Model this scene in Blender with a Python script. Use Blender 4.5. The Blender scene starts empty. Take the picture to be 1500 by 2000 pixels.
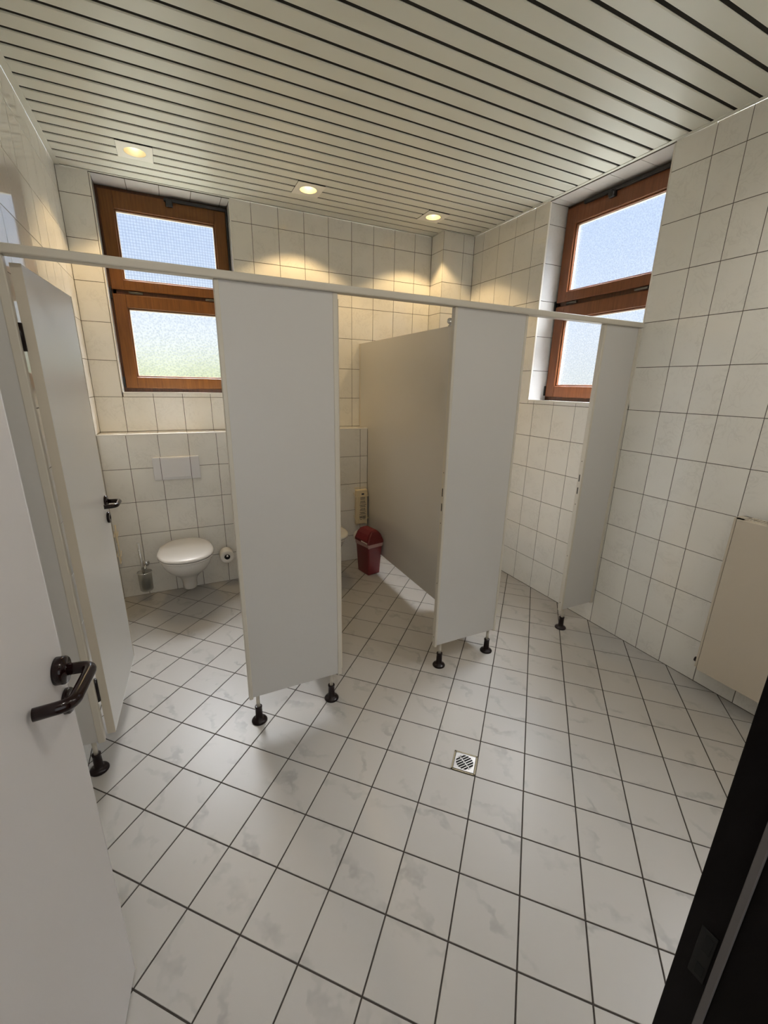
import bpy, bmesh, math, random
from mathutils import Vector, Matrix
random.seed(7)
scn = bpy.context.scene
COL = scn.collection
PI = math.pi

# ------------------------------------------------------------------ camera
CAM = Vector((-2.55608, -3.70671, 1.61717))
R_ = Vector((0.90088436, -0.43363598, 0.01916264))
U_ = Vector((0.10826566, 0.26723713, 0.95752956))
F_ = Vector((0.42034024, 0.86054875, -0.28769764))
cd = bpy.data.cameras.new('camera')
cam = bpy.data.objects.new('camera', cd); COL.objects.link(cam)
cd.sensor_fit = 'VERTICAL'; cd.sensor_height = 36.0; cd.lens = 823.04 / 2000 * 36
cd.clip_start = 0.01; cd.clip_end = 200
M = Matrix((R_, U_, -F_)).transposed().to_4x4(); M.translation = CAM
cam.matrix_world = M
scn.camera = cam

# ------------------------------------------------------------------ view + world + lights
scn.view_settings.view_transform = 'Standard'
scn.view_settings.look = 'None'
scn.view_settings.exposure = 0.22
scn.view_settings.gamma = 1.0
scn.view_settings.use_curve_mapping = False

SKY_HIGH = 225.0       # extra brightness of the sky overhead
GROUND = 3.5          # extra brightness of the sunlit ground
world = bpy.data.worlds.new('world'); scn.world = world; world.use_nodes = True
nt = world.node_tree; nt.nodes.clear()
wo = nt.nodes.new('ShaderNodeOutputWorld'); bg = nt.nodes.new('ShaderNodeBackground')
tc = nt.nodes.new('ShaderNodeTexCoord'); sx = nt.nodes.new('ShaderNodeSeparateXYZ')
rp = nt.nodes.new('ShaderNodeValToRGB'); mr = nt.nodes.new('ShaderNodeMapRange')
nt.links.new(tc.outputs['Generated'], sx.inputs[0]); nt.links.new(sx.outputs['Z'], mr.inputs['Value'])
mr.inputs['From Min'].default_value = -0.1; mr.inputs['From Max'].default_value = 0.9
nt.links.new(mr.outputs[0], rp.inputs[0])
el = rp.color_ramp.elements
el[0].position = 0.0; el[0].color = (0.86, 0.88, 0.72, 1)
el[1].position = 0.085; el[1].color = (0.68, 0.76, 0.46, 1)
for p, c in ((0.118, (0.74, 0.82, 0.56, 1)), (0.145, (0.82, 0.89, 0.76, 1)), (0.175, (0.84, 0.91, 0.92, 1)), (0.24, (0.76, 0.86, 1.0, 1)), (0.34, (0.62, 0.75, 1.0, 1)),
             (0.48, (0.58, 0.72, 1.0, 1)), (0.70, (.93, .96, 1.0, 1)), (1.0, (.95, .97, 1.0, 1))):
    e = el.new(p); e.color = c
def step_(lo, hi, amount, sign=1):
    r = nt.nodes.new('ShaderNodeMapRange'); r.interpolation_type = 'SMOOTHSTEP'
    r.inputs['From Min'].default_value = lo*sign; r.inputs['From Max'].default_value = hi*sign
    r.inputs['To Min'].default_value = 0; r.inputs['To Max'].default_value = amount
    if sign < 0:
        ng = nt.nodes.new('ShaderNodeMath'); ng.operation = 'MULTIPLY'; ng.inputs[1].default_value = -1
        nt.links.new(sx.outputs['Z'], ng.inputs[0]); nt.links.new(ng.outputs[0], r.inputs['Value'])
        r.inputs['From Min'].default_value = -lo; r.inputs['From Max'].default_value = -hi
    else: nt.links.new(sx.outputs['Z'], r.inputs['Value'])
    return r.outputs[0]
def add_(a, b):
    m_ = nt.nodes.new('ShaderNodeMath'); m_.operation = 'ADD'
    for i, q in enumerate((a, b)):
        if isinstance(q, float): m_.inputs[i].default_value = q
        else: nt.links.new(q, m_.inputs[i])
    return m_.outputs[0]
# haze-bright sky overhead and sunlit ground below the horizon
nt.links.new(add_(add_(1.0, step_(.50, .85, SKY_HIGH)), step_(-.20, -.60, GROUND, -1)), bg.inputs[1])
# greenery along the horizon only on the side of the left window
rp2 = nt.nodes.new('ShaderNodeValToRGB'); nt.links.new(mr.outputs[0], rp2.inputs[0])
e2 = rp2.color_ramp.elements
e2[0].position = .0; e2[0].color = (.80, .82, .76, 1); e2[1].position = .12; e2[1].color = (.80, .86, .88, 1)
for p, c in ((.24, (.74, .84, 1, 1)), (.36, (.62, .76, 1, 1)), (.48, (.58, .72, 1, 1)), (.70, (.93, .96, 1, 1)), (1.0, (.95, .97, 1, 1))):
    e = e2.new(p); e.color = c
mxw = nt.nodes.new('ShaderNodeMix'); mxw.data_type = 'RGBA'
mrx = nt.nodes.new('ShaderNodeMapRange'); mrx.interpolation_type = 'SMOOTHSTEP'
mrx.inputs['From Min'].default_value = .15; mrx.inputs['From Max'].default_value = .55
nt.links.new(sx.outputs['X'], mrx.inputs['Value']); nt.links.new(mrx.outputs[0], mxw.inputs['Factor'])
nt.links.new(rp.outputs[0], mxw.inputs['A']); nt.links.new(rp2.outputs[0], mxw.inputs['B'])
nt.links.new(mxw.outputs['Result'], bg.inputs[0]); nt.links.new(bg.outputs[0], wo.inputs[0])

def area(name, loc, rot, sx_, sy_, power, color=(1, 1, 1), portal=False):
    l = bpy.data.lights.new(name, 'AREA'); l.shape = 'RECTANGLE'; l.size = sx_; l.size_y = sy_
    l.energy = power; l.color = color
    if portal: l.cycles.is_portal = True
    o = bpy.data.objects.new(name, l); o.location = loc; o.rotation_euler = rot; COL.objects.link(o)
    return o
def spot(name, loc, power, color, size=88, blend=.35, radius=.03):
    l = bpy.data.lights.new(name, 'SPOT'); l.energy = power; l.color = color
    l.spot_size = math.radians(size); l.spot_blend = blend; l.shadow_soft_size = radius
    o = bpy.data.objects.new(name, l); o.location = loc; COL.objects.link(o)
    return o
H = 2.892
YF = -3.564          # room side of the front wall
XL = -3.067
area('daylight_left_window', (-2.465, 0.235, 2.2), (-PI/2, 0, 0), .66, 1.2, 1, portal=True)
area('daylight_right_window', (0.235, -1.49, 2.2), (0, PI/2, 0), 1.2, .72, 1, portal=True)
area('daylight_front_window', (0.235, -3.21, 2.2), (0, PI/2, 0), 1.2, .5, 1, portal=True)
area('hallway_fill_light', (-2.45, -5.1, 1.6), (PI/2, 0, 0), 1.4, 1.8, 9, (.93, .97, 1.0))  # unseen fill light added in the hallway, no window stands there

# ------------------------------------------------------------------ node helpers
def mat(name, base=(.8, .8, .8), rough=.5, metal=0.0, **kw):
    m = bpy.data.materials.new(name); m.use_nodes = True
    b = m.node_tree.nodes['Principled BSDF']
    b.inputs['Base Color'].default_value = (*base, 1)
    b.inputs['Roughness'].default_value = rough
    b.inputs['Metallic'].default_value = metal
    for k, v in kw.items():
        b.inputs[k].default_value = v
    return m
def nd(m, t): return m.node_tree.nodes.new(t)
def lk(m, a, b): m.node_tree.links.new(a, b)
def noise_bump(m, scale, strength, dist=.001, detail=2):
    b = m.node_tree.nodes['Principled BSDF']
    tc = nd(m, 'ShaderNodeTexCoord'); n = nd(m, 'ShaderNodeTexNoise'); bp = nd(m, 'ShaderNodeBump')
    n.inputs['Scale'].default_value = scale; n.inputs['Detail'].default_value = detail
    bp.inputs['Strength'].default_value = strength; bp.inputs['Distance'].default_value = dist
    lk(m, tc.outputs['Object'], n.inputs['Vector']); lk(m, n.outputs['Fac'], bp.inputs['Height'])
    lk(m, bp.outputs[0], b.inputs['Normal'])
    return n
def marble(m, base, vein, scale, width, mix, rough_scale=0, dist=1.2, stretch=(1, 1, 1), cloud=.25):
    """pale glaze with thin broken veins; each tile its own piece of the pattern"""
    b = m.node_tree.nodes['Principled BSDF']
    tc = nd(m, 'ShaderNodeTexCoord'); geo = nd(m, 'ShaderNodeNewGeometry')
    mul = nd(m, 'ShaderNodeMath'); mul.operation = 'MULTIPLY'; mul.inputs[1].default_value = 37.0
    lk(m, geo.outputs['Random Per Island'], mul.inputs[0])
    comb = nd(m, 'ShaderNodeCombineXYZ')
    for i in range(3): lk(m, mul.outputs[0], comb.inputs[i])
    rot = nd(m, 'ShaderNodeVectorRotate'); rot.rotation_type = 'Z_AXIS'
    mm = nd(m, 'ShaderNodeMath'); mm.operation = 'MULTIPLY'; mm.inputs[1].default_value = .9
    lk(m, geo.outputs['Random Per Island'], mm.inputs[0]); lk(m, mm.outputs[0], rot.inputs['Angle'])
    lk(m, tc.outputs['Object'], rot.inputs['Vector'])
    mp = nd(m, 'ShaderNodeMapping'); mp.inputs['Scale'].default_value = stretch
    lk(m, rot.outputs[0], mp.inputs['Vector'])
    ad = nd(m, 'ShaderNodeVectorMath'); ad.operation = 'ADD'
    lk(m, mp.outputs[0], ad.inputs[0]); lk(m, comb.outputs[0], ad.inputs[1])
    n = nd(m, 'ShaderNodeTexNoise'); n.inputs['Scale'].default_value = scale
    n.inputs['Detail'].default_value = 5; n.inputs['Distortion'].default_value = dist
    lk(m, ad.outputs[0], n.inputs['Vector'])
    s = nd(m, 'ShaderNodeMath'); s.operation = 'SUBTRACT'; s.inputs[1].default_value = .5
    a = nd(m, 'ShaderNodeMath'); a.operation = 'ABSOLUTE'
    lk(m, n.outputs['Fac'], s.inputs[0]); lk(m, s.outputs[0], a.inputs[0])
    r = nd(m, 'ShaderNodeMapRange'); r.inputs['From Min'].default_value = 0; r.inputs['From Max'].default_value = width
    r.inputs['To Min'].default_value = mix; r.inputs['To Max'].default_value = 0
    lk(m, a.outputs[0], r.inputs['Value'])
    n2 = nd(m, 'ShaderNodeTexNoise'); n2.inputs['Scale'].default_value = scale*.55; n2.inputs['Detail'].default_value = 3
    lk(m, ad.outputs[0], n2.inputs['Vector'])
    r2 = nd(m, 'ShaderNodeMapRange'); r2.inputs['From Min'].default_value = .42; r2.inputs['From Max'].default_value = .62
    lk(m, n2.outputs['Fac'], r2.inputs['Value'])
    f = nd(m, 'ShaderNodeMath'); f.operation = 'MULTIPLY'
    lk(m, r.outputs[0], f.inputs[0]); lk(m, r2.outputs[0], f.inputs[1])
    f2 = nd(m, 'ShaderNodeMath'); f2.operation = 'MULTIPLY_ADD'; f2.inputs[1].default_value = cloud*mix
    lk(m, r2.outputs[0], f2.inputs[0]); lk(m, f.outputs[0], f2.inputs[2])
    mx = nd(m, 'ShaderNodeMix'); mx.data_type = 'RGBA'
    mx.inputs['A'].default_value = (*base, 1); mx.inputs['B'].default_value = (*vein, 1)
    lk(m, f2.outputs[0], mx.inputs['Factor']); lk(m, mx.outputs['Result'], b.inputs['Base Color'])
    return m

M_walltile = marble(mat('wall_tile_glaze', rough=.045), (.84, .82, .765), (.58, .56, .51), 11, .05, .26, dist=2.2)
M_wallgrout = mat('wall_grout', (.10, .086, .066), .9)
def streaky(m, base, vein, mix):
    b = m.node_tree.nodes['Principled BSDF']
    tc = nd(m, 'ShaderNodeTexCoord'); geo = nd(m, 'ShaderNodeNewGeometry')
    mul = nd(m, 'ShaderNodeMath'); mul.operation = 'MULTIPLY'; mul.inputs[1].default_value = 53.0
    lk(m, geo.outputs['Random Per Island'], mul.inputs[0])
    ang = nd(m, 'ShaderNodeMath'); ang.operation = 'MULTIPLY'; ang.inputs[1].default_value = 1.1
    lk(m, geo.outputs['Random Per Island'], ang.inputs[0])
    comb = nd(m, 'ShaderNodeCombineXYZ')
    for i in range(3): lk(m, mul.outputs[0], comb.inputs[i])
    rot = nd(m, 'ShaderNodeVectorRotate'); rot.rotation_type = 'Z_AXIS'; lk(m, tc.outputs['Object'], rot.inputs['Vector']); lk(m, ang.outputs[0], rot.inputs['Angle'])
    ad = nd(m, 'ShaderNodeVectorMath'); ad.operation = 'ADD'; lk(m, rot.outputs[0], ad.inputs[0]); lk(m, comb.outputs[0], ad.inputs[1])
    w = nd(m, 'ShaderNodeTexWave'); w.wave_type = 'BANDS'; w.bands_direction = 'DIAGONAL'
    w.inputs['Scale'].default_value = 2.1; w.inputs['Distortion'].default_value = 6.5; w.inputs['Detail'].default_value = 4
    w.inputs['Detail Scale'].default_value = 2.2; w.inputs['Detail Roughness'].default_value = .62
    lk(m, ad.outputs[0], w.inputs['Vector'])
    r = nd(m, 'ShaderNodeMapRange'); r.interpolation_type = 'SMOOTHSTEP'; r.inputs['From Min'].default_value = .86; r.inputs['From Max'].default_value = 1.02
    lk(m, w.outputs['Fac'], r.inputs['Value'])
    n = nd(m, 'ShaderNodeTexNoise'); n.inputs['Scale'].default_value = 9; n.inputs['Detail'].default_value = 3; lk(m, ad.outputs[0], n.inputs['Vector'])
    r2 = nd(m, 'ShaderNodeMapRange'); r2.inputs['From Min'].default_value = .44; r2.inputs['From Max'].default_value = .66
    lk(m, n.outputs['Fac'], r2.inputs['Value'])
    f = nd(m, 'ShaderNodeMath'); f.operation = 'MULTIPLY'; lk(m, r.outputs[0], f.inputs[0]); lk(m, r2.outputs[0], f.inputs[1])
    f2 = nd(m, 'ShaderNodeMath'); f2.operation = 'MULTIPLY'; f2.inputs[1].default_value = mix; lk(m, f.outputs[0], f2.inputs[0])
    mx = nd(m, 'ShaderNodeMix'); mx.data_type = 'RGBA'
    mx.inputs['A'].default_value = (*base, 1); mx.inputs['B'].default_value = (*vein, 1)
    lk(m, f2.outputs[0], mx.inputs['Factor']); lk(m, mx.outputs['Result'], b.inputs['Base Color'])
    return m
M_floortile = streaky(mat('floor_tile_glaze', rough=.34), (.45, .432, .405), (.27, .26, .245), .55)
M_floortile.node_tree.nodes['Principled BSDF'].inputs['Specular IOR Level'].default_value = .3
M_floorgrout = mat('floor_grout', (.035, .028, .022), .9)
M_slat = mat('ceiling_slat_enamel', (.77, .775, .695), .38, 0.0)
noise_bump(M_slat, 900, .25, .0004)
M_plenum = mat('ceiling_void', (.016, .014, .010), 1)
M_trim = mat('white_trim', (.78, .75, .68), .4)
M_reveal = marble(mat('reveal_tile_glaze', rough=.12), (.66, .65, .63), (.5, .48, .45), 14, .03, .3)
M_panel = mat('partition_laminate', (.575, .562, .54), .36); noise_bump(M_panel, 1400, .2, .0002)
M_prof = mat('partition_edge_profile', (.60, .56, .48), .3)
M_door = mat('cubicle_door_laminate', (.70, .70, .69), .34); noise_bump(M_door, 1200, .2, .0002)
M_edge = mat('door_edge_band', (.62, .56, .46), .4)
M_entry = mat('entry_door_paint', (.74, .71, .70), .42); noise_bump(M_entry, 900, .3, .0003)
M_brown = mat('dark_brown_nylon', (.010, .0025, .0025), .14)
M_brown.node_tree.nodes['Principled BSDF'].inputs['Specular IOR Level'].default_value = .35
M_foot = mat('foot_nylon', (.008, .003, .003), .3)
M_foot.node_tree.nodes['Principled BSDF'].inputs['Specular IOR Level'].default_value = .25
M_frame = mat('dark_brown_steel_frame', (.0035, .0022, .0022), .6)
M_frame.node_tree.nodes['Principled BSDF'].inputs['Specular IOR Level'].default_value = .12
M_seal = mat('grey_rubber_seal', (.14, .13, .125), .8)
M_black = mat('black_hardware', (.02, .02, .022), .35, .3)
M_hinge = mat('dark_bronze_hinge', (.10, .09, .07), .35, .8)
M_chrome = mat('chrome', (.75, .75, .76), .12, 1.0)
M_steel = mat('stainless_steel', (.62, .60, .58), .28, 1.0)
M_ceramic = mat('white_ceramic', (.72, .70, .66), .06)
M_seat = mat('white_seat_plastic', (.69, .66, .62), .14)
M_white = mat('white_plastic', (.74, .73, .74), .25)
M_groove_shade = mat('dark_joint_and_shade', (.12, .10, .09), .8)
M_rad = mat('radiator_enamel', (.60, .53, .43), .38); noise_bump(M_rad, 500, .25, .0004)
M_paper = mat('toilet_paper', (.85, .82, .76), .95)
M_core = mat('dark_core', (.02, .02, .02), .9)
M_red = mat('dark_red_plastic', (.21, .022, .028), .38)
M_redlid = mat('dark_red_lid_plastic', (.15, .018, .018), .42)
M_liner = mat('bin_liner_film', (.72, .45, .42), .35); M_liner.node_tree.nodes['Principled BSDF'].inputs['Alpha'].default_value = .75
M_label = mat('pale_label', (.80, .68, .60), .5)
M_card = mat('cream_card', (.78, .66, .44), .6)
M_wire = mat('cream_wire', (.80, .70, .50), .35)
M_ink = mat('printed_ink', (.06, .06, .08), .7)
M_refl = mat('lamp_reflector', (.95, .90, .76), .30, .6)
M_ring = mat('white_lamp_plate', (.90, .89, .82), .4)
M_bristle = mat('dark_bristles', (.04, .045, .045), .9)
M_drainframe = mat('dull_brass_drain_frame', (.20, .17, .11), .45, .7)
M_hole = mat('drain_void', (.006, .006, .006), 1)
M_hall = mat('hall_plaster', (.62, .56, .48), .9)
M_hallfloor = mat('hall_floor', (.45, .36, .25), .6)

def wood(name, c1, c2):
    m = mat(name, c1, .42)
    b = m.node_tree.nodes['Principled BSDF']; b.inputs['Coat Weight'].default_value = .08; b.inputs['Specular IOR Level'].default_value = .3
    tc = nd(m, 'ShaderNodeTexCoord'); mp = nd(m, 'ShaderNodeMapping'); mp.inputs['Scale'].default_value = (60, 60, 4)
    n = nd(m, 'ShaderNodeTexNoise'); n.inputs['Scale'].default_value = 1.3; n.inputs['Detail'].default_value = 6
    n.inputs['Distortion'].default_value = .4
    r = nd(m, 'ShaderNodeValToRGB'); r.color_ramp.elements[0].color = (*c1, 1); r.color_ramp.elements[1].color = (*c2, 1)
    r.color_ramp.elements[0].position = .35; r.color_ramp.elements[1].position = .7
    lk(m, tc.outputs['Object'], mp.inputs[0]); lk(m, mp.outputs[0], n.inputs['Vector'])
    lk(m, n.outputs['Fac'], r.inputs[0]); lk(m, r.outputs[0], b.inputs['Base Color'])
    return m
M_wood = wood('stained_pine', (.115, .040, .006), (.175, .066, .011))
M_wood2 = wood('stained_pine_reddish', (.15, .050, .018), (.21, .074, .028))
M_wooddark = wood('stained_pine_rebate', (.06, .020, .005), (.10, .032, .008))

def glass_pane(name, cell, strength, kind, lo_=0, hi_=1):
    m = bpy.data.materials.new(name); m.use_nodes = True; nt = m.node_tree; nt.nodes.clear()
    out = nt.nodes.new('ShaderNodeOutputMaterial')
    tr = nt.nodes.new('ShaderNodeBsdfTransparent'); tr.inputs[0].default_value = (.93, .94, .95, 1)
    rf = nt.nodes.new('ShaderNodeBsdfRefraction'); rf.inputs['Color'].default_value = (.93, .94, .95, 1)
    rf.inputs['Roughness'].default_value = .06; rf.inputs['IOR'].default_value = 1.22
    mx = nt.nodes.new('ShaderNodeMixShader'); mx.inputs[0].default_value = .55
    gl = nt.nodes.new('ShaderNodeBsdfGlossy'); gl.inputs['Roughness'].default_value = .15
    mg = nt.nodes.new('ShaderNodeMixShader'); mg.inputs[0].default_value = .05
    tc = nt.nodes.new('ShaderNodeTexCoord'); bp = nt.nodes.new('ShaderNodeBump')
    bp.inputs['Strength'].default_value = strength; bp.inputs['Distance'].default_value = .02
    if kind == 'grid':
        # small square wire-like cells of the cast pattern
        sp = nt.nodes.new('ShaderNodeSeparateXYZ'); nt.links.new(tc.outputs['Object'], sp.inputs[0])
        acc = None
        nz = nt.nodes.new('ShaderNodeTexNoise'); nz.inputs['Scale'].default_value = cell*1.2
        nt.links.new(tc.outputs['Object'], nz.inputs['Vector'])
        for ax in ('X', 'Y', 'Z'):
            w = nt.nodes.new('ShaderNodeMath'); w.operation = 'MULTIPLY'; w.inputs[1].default_value = cell*6.283
            s = nt.nodes.new('ShaderNodeMath'); s.operation = 'SINE'
            nt.links.new(sp.outputs[ax], w.inputs[0]); nt.links.new(w.outputs[0], s.inputs[0])
            if acc is None: acc = s
            else:
                a = nt.nodes.new('ShaderNodeMath'); a.operation = 'ADD'
                nt.links.new(acc.outputs[0], a.inputs[0]); nt.links.new(s.outputs[0], a.inputs[1]); acc = a
        sc = nt.nodes.new('ShaderNodeMath'); sc.operation = 'MULTIPLY_ADD'; sc.inputs[1].default_value = .30
        nt.links.new(acc.outputs[0], sc.inputs[0]); nt.links.new(nz.outputs['Fac'], sc.inputs[2])
        h = sc.outputs[0]
    else:
        n = nt.nodes.new('ShaderNodeTexVoronoi'); n.inputs['Scale'].default_value = cell
        n.feature = 'SMOOTH_F1'
        nt.links.new(tc.outputs['Object'], n.inputs['Vector']); h = n.outputs['Distance']
    nt.links.new(h, bp.inputs['Height'])
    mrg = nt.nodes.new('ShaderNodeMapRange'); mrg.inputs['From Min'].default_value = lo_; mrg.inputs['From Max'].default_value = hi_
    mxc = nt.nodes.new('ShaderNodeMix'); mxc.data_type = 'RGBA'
    mxc.inputs['A'].default_value = (.86, .88, .90, 1); mxc.inputs['B'].default_value = (1, 1, 1, 1)  # tint over the cells paints in the light and dark of refraction
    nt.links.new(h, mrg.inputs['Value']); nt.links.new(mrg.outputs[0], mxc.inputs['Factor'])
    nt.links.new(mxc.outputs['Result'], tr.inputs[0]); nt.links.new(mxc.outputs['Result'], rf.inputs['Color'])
    nt.links.new(bp.outputs[0], rf.inputs['Normal'])
    nt.links.new(tr.outputs[0], mx.inputs[1]); nt.links.new(rf.outputs[0], mx.inputs[2])
    nt.links.new(mx.outputs[0], mg.inputs[1]); nt.links.new(gl.outputs[0], mg.inputs[2])
    nt.links.new(mg.outputs[0], out.inputs[0])
    return m
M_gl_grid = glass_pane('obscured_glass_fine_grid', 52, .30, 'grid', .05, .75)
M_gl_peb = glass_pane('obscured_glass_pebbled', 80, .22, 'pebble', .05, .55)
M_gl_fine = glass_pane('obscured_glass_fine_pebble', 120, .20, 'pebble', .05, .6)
M_cup = mat('frosted_glass_cup', (.85, .88, .84), .4)
M_cup.node_tree.nodes['Principled BSDF'].inputs['Transmission Weight'].default_value = .85
M_cup.node_tree.nodes['Principled BSDF'].inputs['Alpha'].default_value = .42
def emis(name, col, s):
    m = bpy.data.materials.new(name); m.use_nodes = True; nt = m.node_tree; nt.nodes.clear()
    o = nt.nodes.new('ShaderNodeOutputMaterial'); e = nt.nodes.new('ShaderNodeEmission')
    e.inputs[0].default_value = (*col, 1); e.inputs[1].default_value = s
    nt.links.new(e.outputs[0], o.inputs[0]); return m
M_bulb = emis('warm_bulb', (1.0, .76, .36), 9.0)
M_bulb_dim = emis('warm_bulb_half_hidden', (1.0, .82, .52), 3.5)

# ------------------------------------------------------------------ mesh helpers
class MB:
    def __init__(s): s.bm = bmesh.new(); s.mi = 0
    def quad(s, pts, mi=None):
        f = s.bm.faces.new([s.bm.verts.new(p) for p in pts]); f.material_index = s.mi if mi is None else mi; return f
    def box(s, a, b, bevel=0, mi=None, seg=2):
        a = Vector(a); b = Vector(b)
        lo = Vector([min(a[i], b[i]) for i in range(3)]); hi = Vector([max(a[i], b[i]) for i in range(3)])
        r = bmesh.ops.create_cube(s.bm, size=1)
        vs = r['verts']
        for v in vs:
            v.co = Vector([lo[i] + (v.co[i] + .5)*(hi[i]-lo[i]) for i in range(3)])
        fs = set(f for v in vs for f in v.link_faces)
        for f in fs: f.material_index = s.mi if mi is None else mi
        if bevel:
            es = list(set(e for v in vs for e in v.link_edges))
            bmesh.ops.bevel(s.bm, geom=es, offset=bevel, segments=seg, affect='EDGES', profile=.5, clamp_overlap=True)
        return s
    def obox(s, o, ux, uy, uz, bevel=0, mi=None):
        """box from corner o spanned by three vectors"""
        r = bmesh.ops.create_cube(s.bm, size=1); vs = r['verts']; o = Vector(o); ux = Vector(ux); uy = Vector(uy); uz = Vector(uz)
        for v in vs:
            c = v.co + Vector((.5, .5, .5)); v.co = o + ux*c.x + uy*c.y + uz*c.z
        for f in set(f for v in vs for f in v.link_faces): f.material_index = s.mi if mi is None else mi
        if bevel:
            es = list(set(e for v in vs for e in v.link_edges))
            bmesh.ops.bevel(s.bm, geom=es, offset=bevel, segments=2, affect='EDGES', profile=.5, clamp_overlap=True)
        return s
    def tube(s, pts, r, n=14, caps=True, mi=None, smooth=True):
        pts = [Vector(p) for p in pts]; rs = r if isinstance(r, (list, tuple)) else [r]*len(pts)
        rings = []; prev = None
        for i, p in enumerate(pts):
            if i == 0: d = pts[1]-p
            elif i == len(pts)-1: d = p-pts[i-1]
            else: d = (pts[i+1]-p).normalized() + (p-pts[i-1]).normalized()
            d.normalize()
            if prev is None:
                a = Vector((0, 0, 1)) if abs(d.z) < .9 else Vector((1, 0, 0))
                u = d.cross(a).normalized()
            else:
                u = (prev - d*prev.dot(d)).normalized()
            prev = u; v = d.cross(u)
            rings.append([s.bm.verts.new(p + (u*math.cos(2*PI*k/n) + v*math.sin(2*PI*k/n))*rs[i]) for k in range(n)])
        for a, b in zip(rings, rings[1:]):
            for k in range(n):
                f = s.bm.faces.new([a[k], a[(k+1) % n], b[(k+1) % n], b[k]]); f.smooth = smooth
                f.material_index = s.mi if mi is None else mi
        if caps:
            for rg in (rings[0][::-1], rings[-1]):
                f = s.bm.faces.new(rg); f.material_index = s.mi if mi is None else mi
        return s
    def lathe(s, c, axis, prof, n=32, mi=None, smooth=True):
        """prof: list of (radius, height along axis)"""
        c = Vector(c); ax = Vector(axis).normalized()
        a = Vector((0, 0, 1)) if abs(ax.z) < .9 else Vector((1, 0, 0))
        u = ax.cross(a).normalized(); v = ax.cross(u)
        rings = []
        for r, h in prof:
            if r < 1e-6: rings.append([s.bm.verts.new(c + ax*h)])
            else: rings.append([s.bm.verts.new(c + ax*h + (u*math.cos(2*PI*k/n) + v*math.sin(2*PI*k/n))*r) for k in range(n)])
        for a_, b_ in zip(rings, rings[1:]):
            for k in range(n):
                if len(a_) == 1 and len(b_) == 1: continue
                if len(a_) == 1: q = [a_[0], b_[(k+1) % n], b_[k]]
                elif len(b_) == 1: q = [a_[k], a_[(k+1) % n], b_[0]]
                else: q = [a_[k], a_[(k+1) % n], b_[(k+1) % n], b_[k]]
                f = s.bm.faces.new(q); f.smooth = smooth; f.material_index = s.mi if mi is None else mi
        return s
    def loft(s, rings, close_start=True, close_end=True, smooth=True, mi=None):
        vr = [[s.bm.verts.new(p) for p in r] for r in rings]; n = len(vr[0])
        for a, b in zip(vr, vr[1:]):
            for k in range(n):
                f = s.bm.faces.new([a[k], a[(k+1) % n], b[(k+1) % n], b[k]]); f.smooth = smooth
                f.material_index = s.mi if mi is None else mi
        if close_start: f = s.bm.faces.new(vr[0][::-1]); f.material_index = s.mi if mi is None else mi
        if close_end: f = s.bm.faces.new(vr[-1]); f.material_index = s.mi if mi is None else mi
        return s
    def build(s, name, mats, parent=None, recalc=True, loc=None):
        if recalc: bmesh.ops.recalc_face_normals(s.bm, faces=s.bm.faces)
        me = bpy.data.meshes.new(name)
        s.bm.to_mesh(me); s.bm.free()
        o = bpy.data.objects.new(name, me); COL.objects.link(o)
        for m in (mats if isinstance(mats, (list, tuple)) else [mats]): me.materials.append(m)
        if parent: o.parent = parent
        if parent is not None:
            w = Vector((0, 0, 0)); q = parent
            mw = world_of(parent)
            me.transform(mw.inverted())
        elif loc is not None:
            me.transform(Matrix.Translation(-Vector(loc))); o.location = loc
        return o
def world_of(o):
    m = Matrix.Translation(o.location) @ o.rotation_euler.to_matrix().to_4x4()
    return world_of(o.parent) @ m if o.parent else m
def thing(name, label, cat, loc=(0, 0, 0), group=None, rz=0):
    o = bpy.data.objects.new(name, None); COL.objects.link(o); o.location = loc; o.rotation_euler = (0, 0, rz)
    o.empty_display_size = .05
    o['label'] = label; o['category'] = cat
    if group: o['group'] = group
    return o
def tag(o, label, cat, group=None):
    o['label'] = label; o['category'] = cat
    if group: o['group'] = group
    return o
def struct(o): o['kind'] = 'structure'; return o
def sempty(name, loc):
    o = bpy.data.objects.new(name, None); COL.objects.link(o); o.location = loc; o['kind'] = 'structure'; return o

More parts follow.
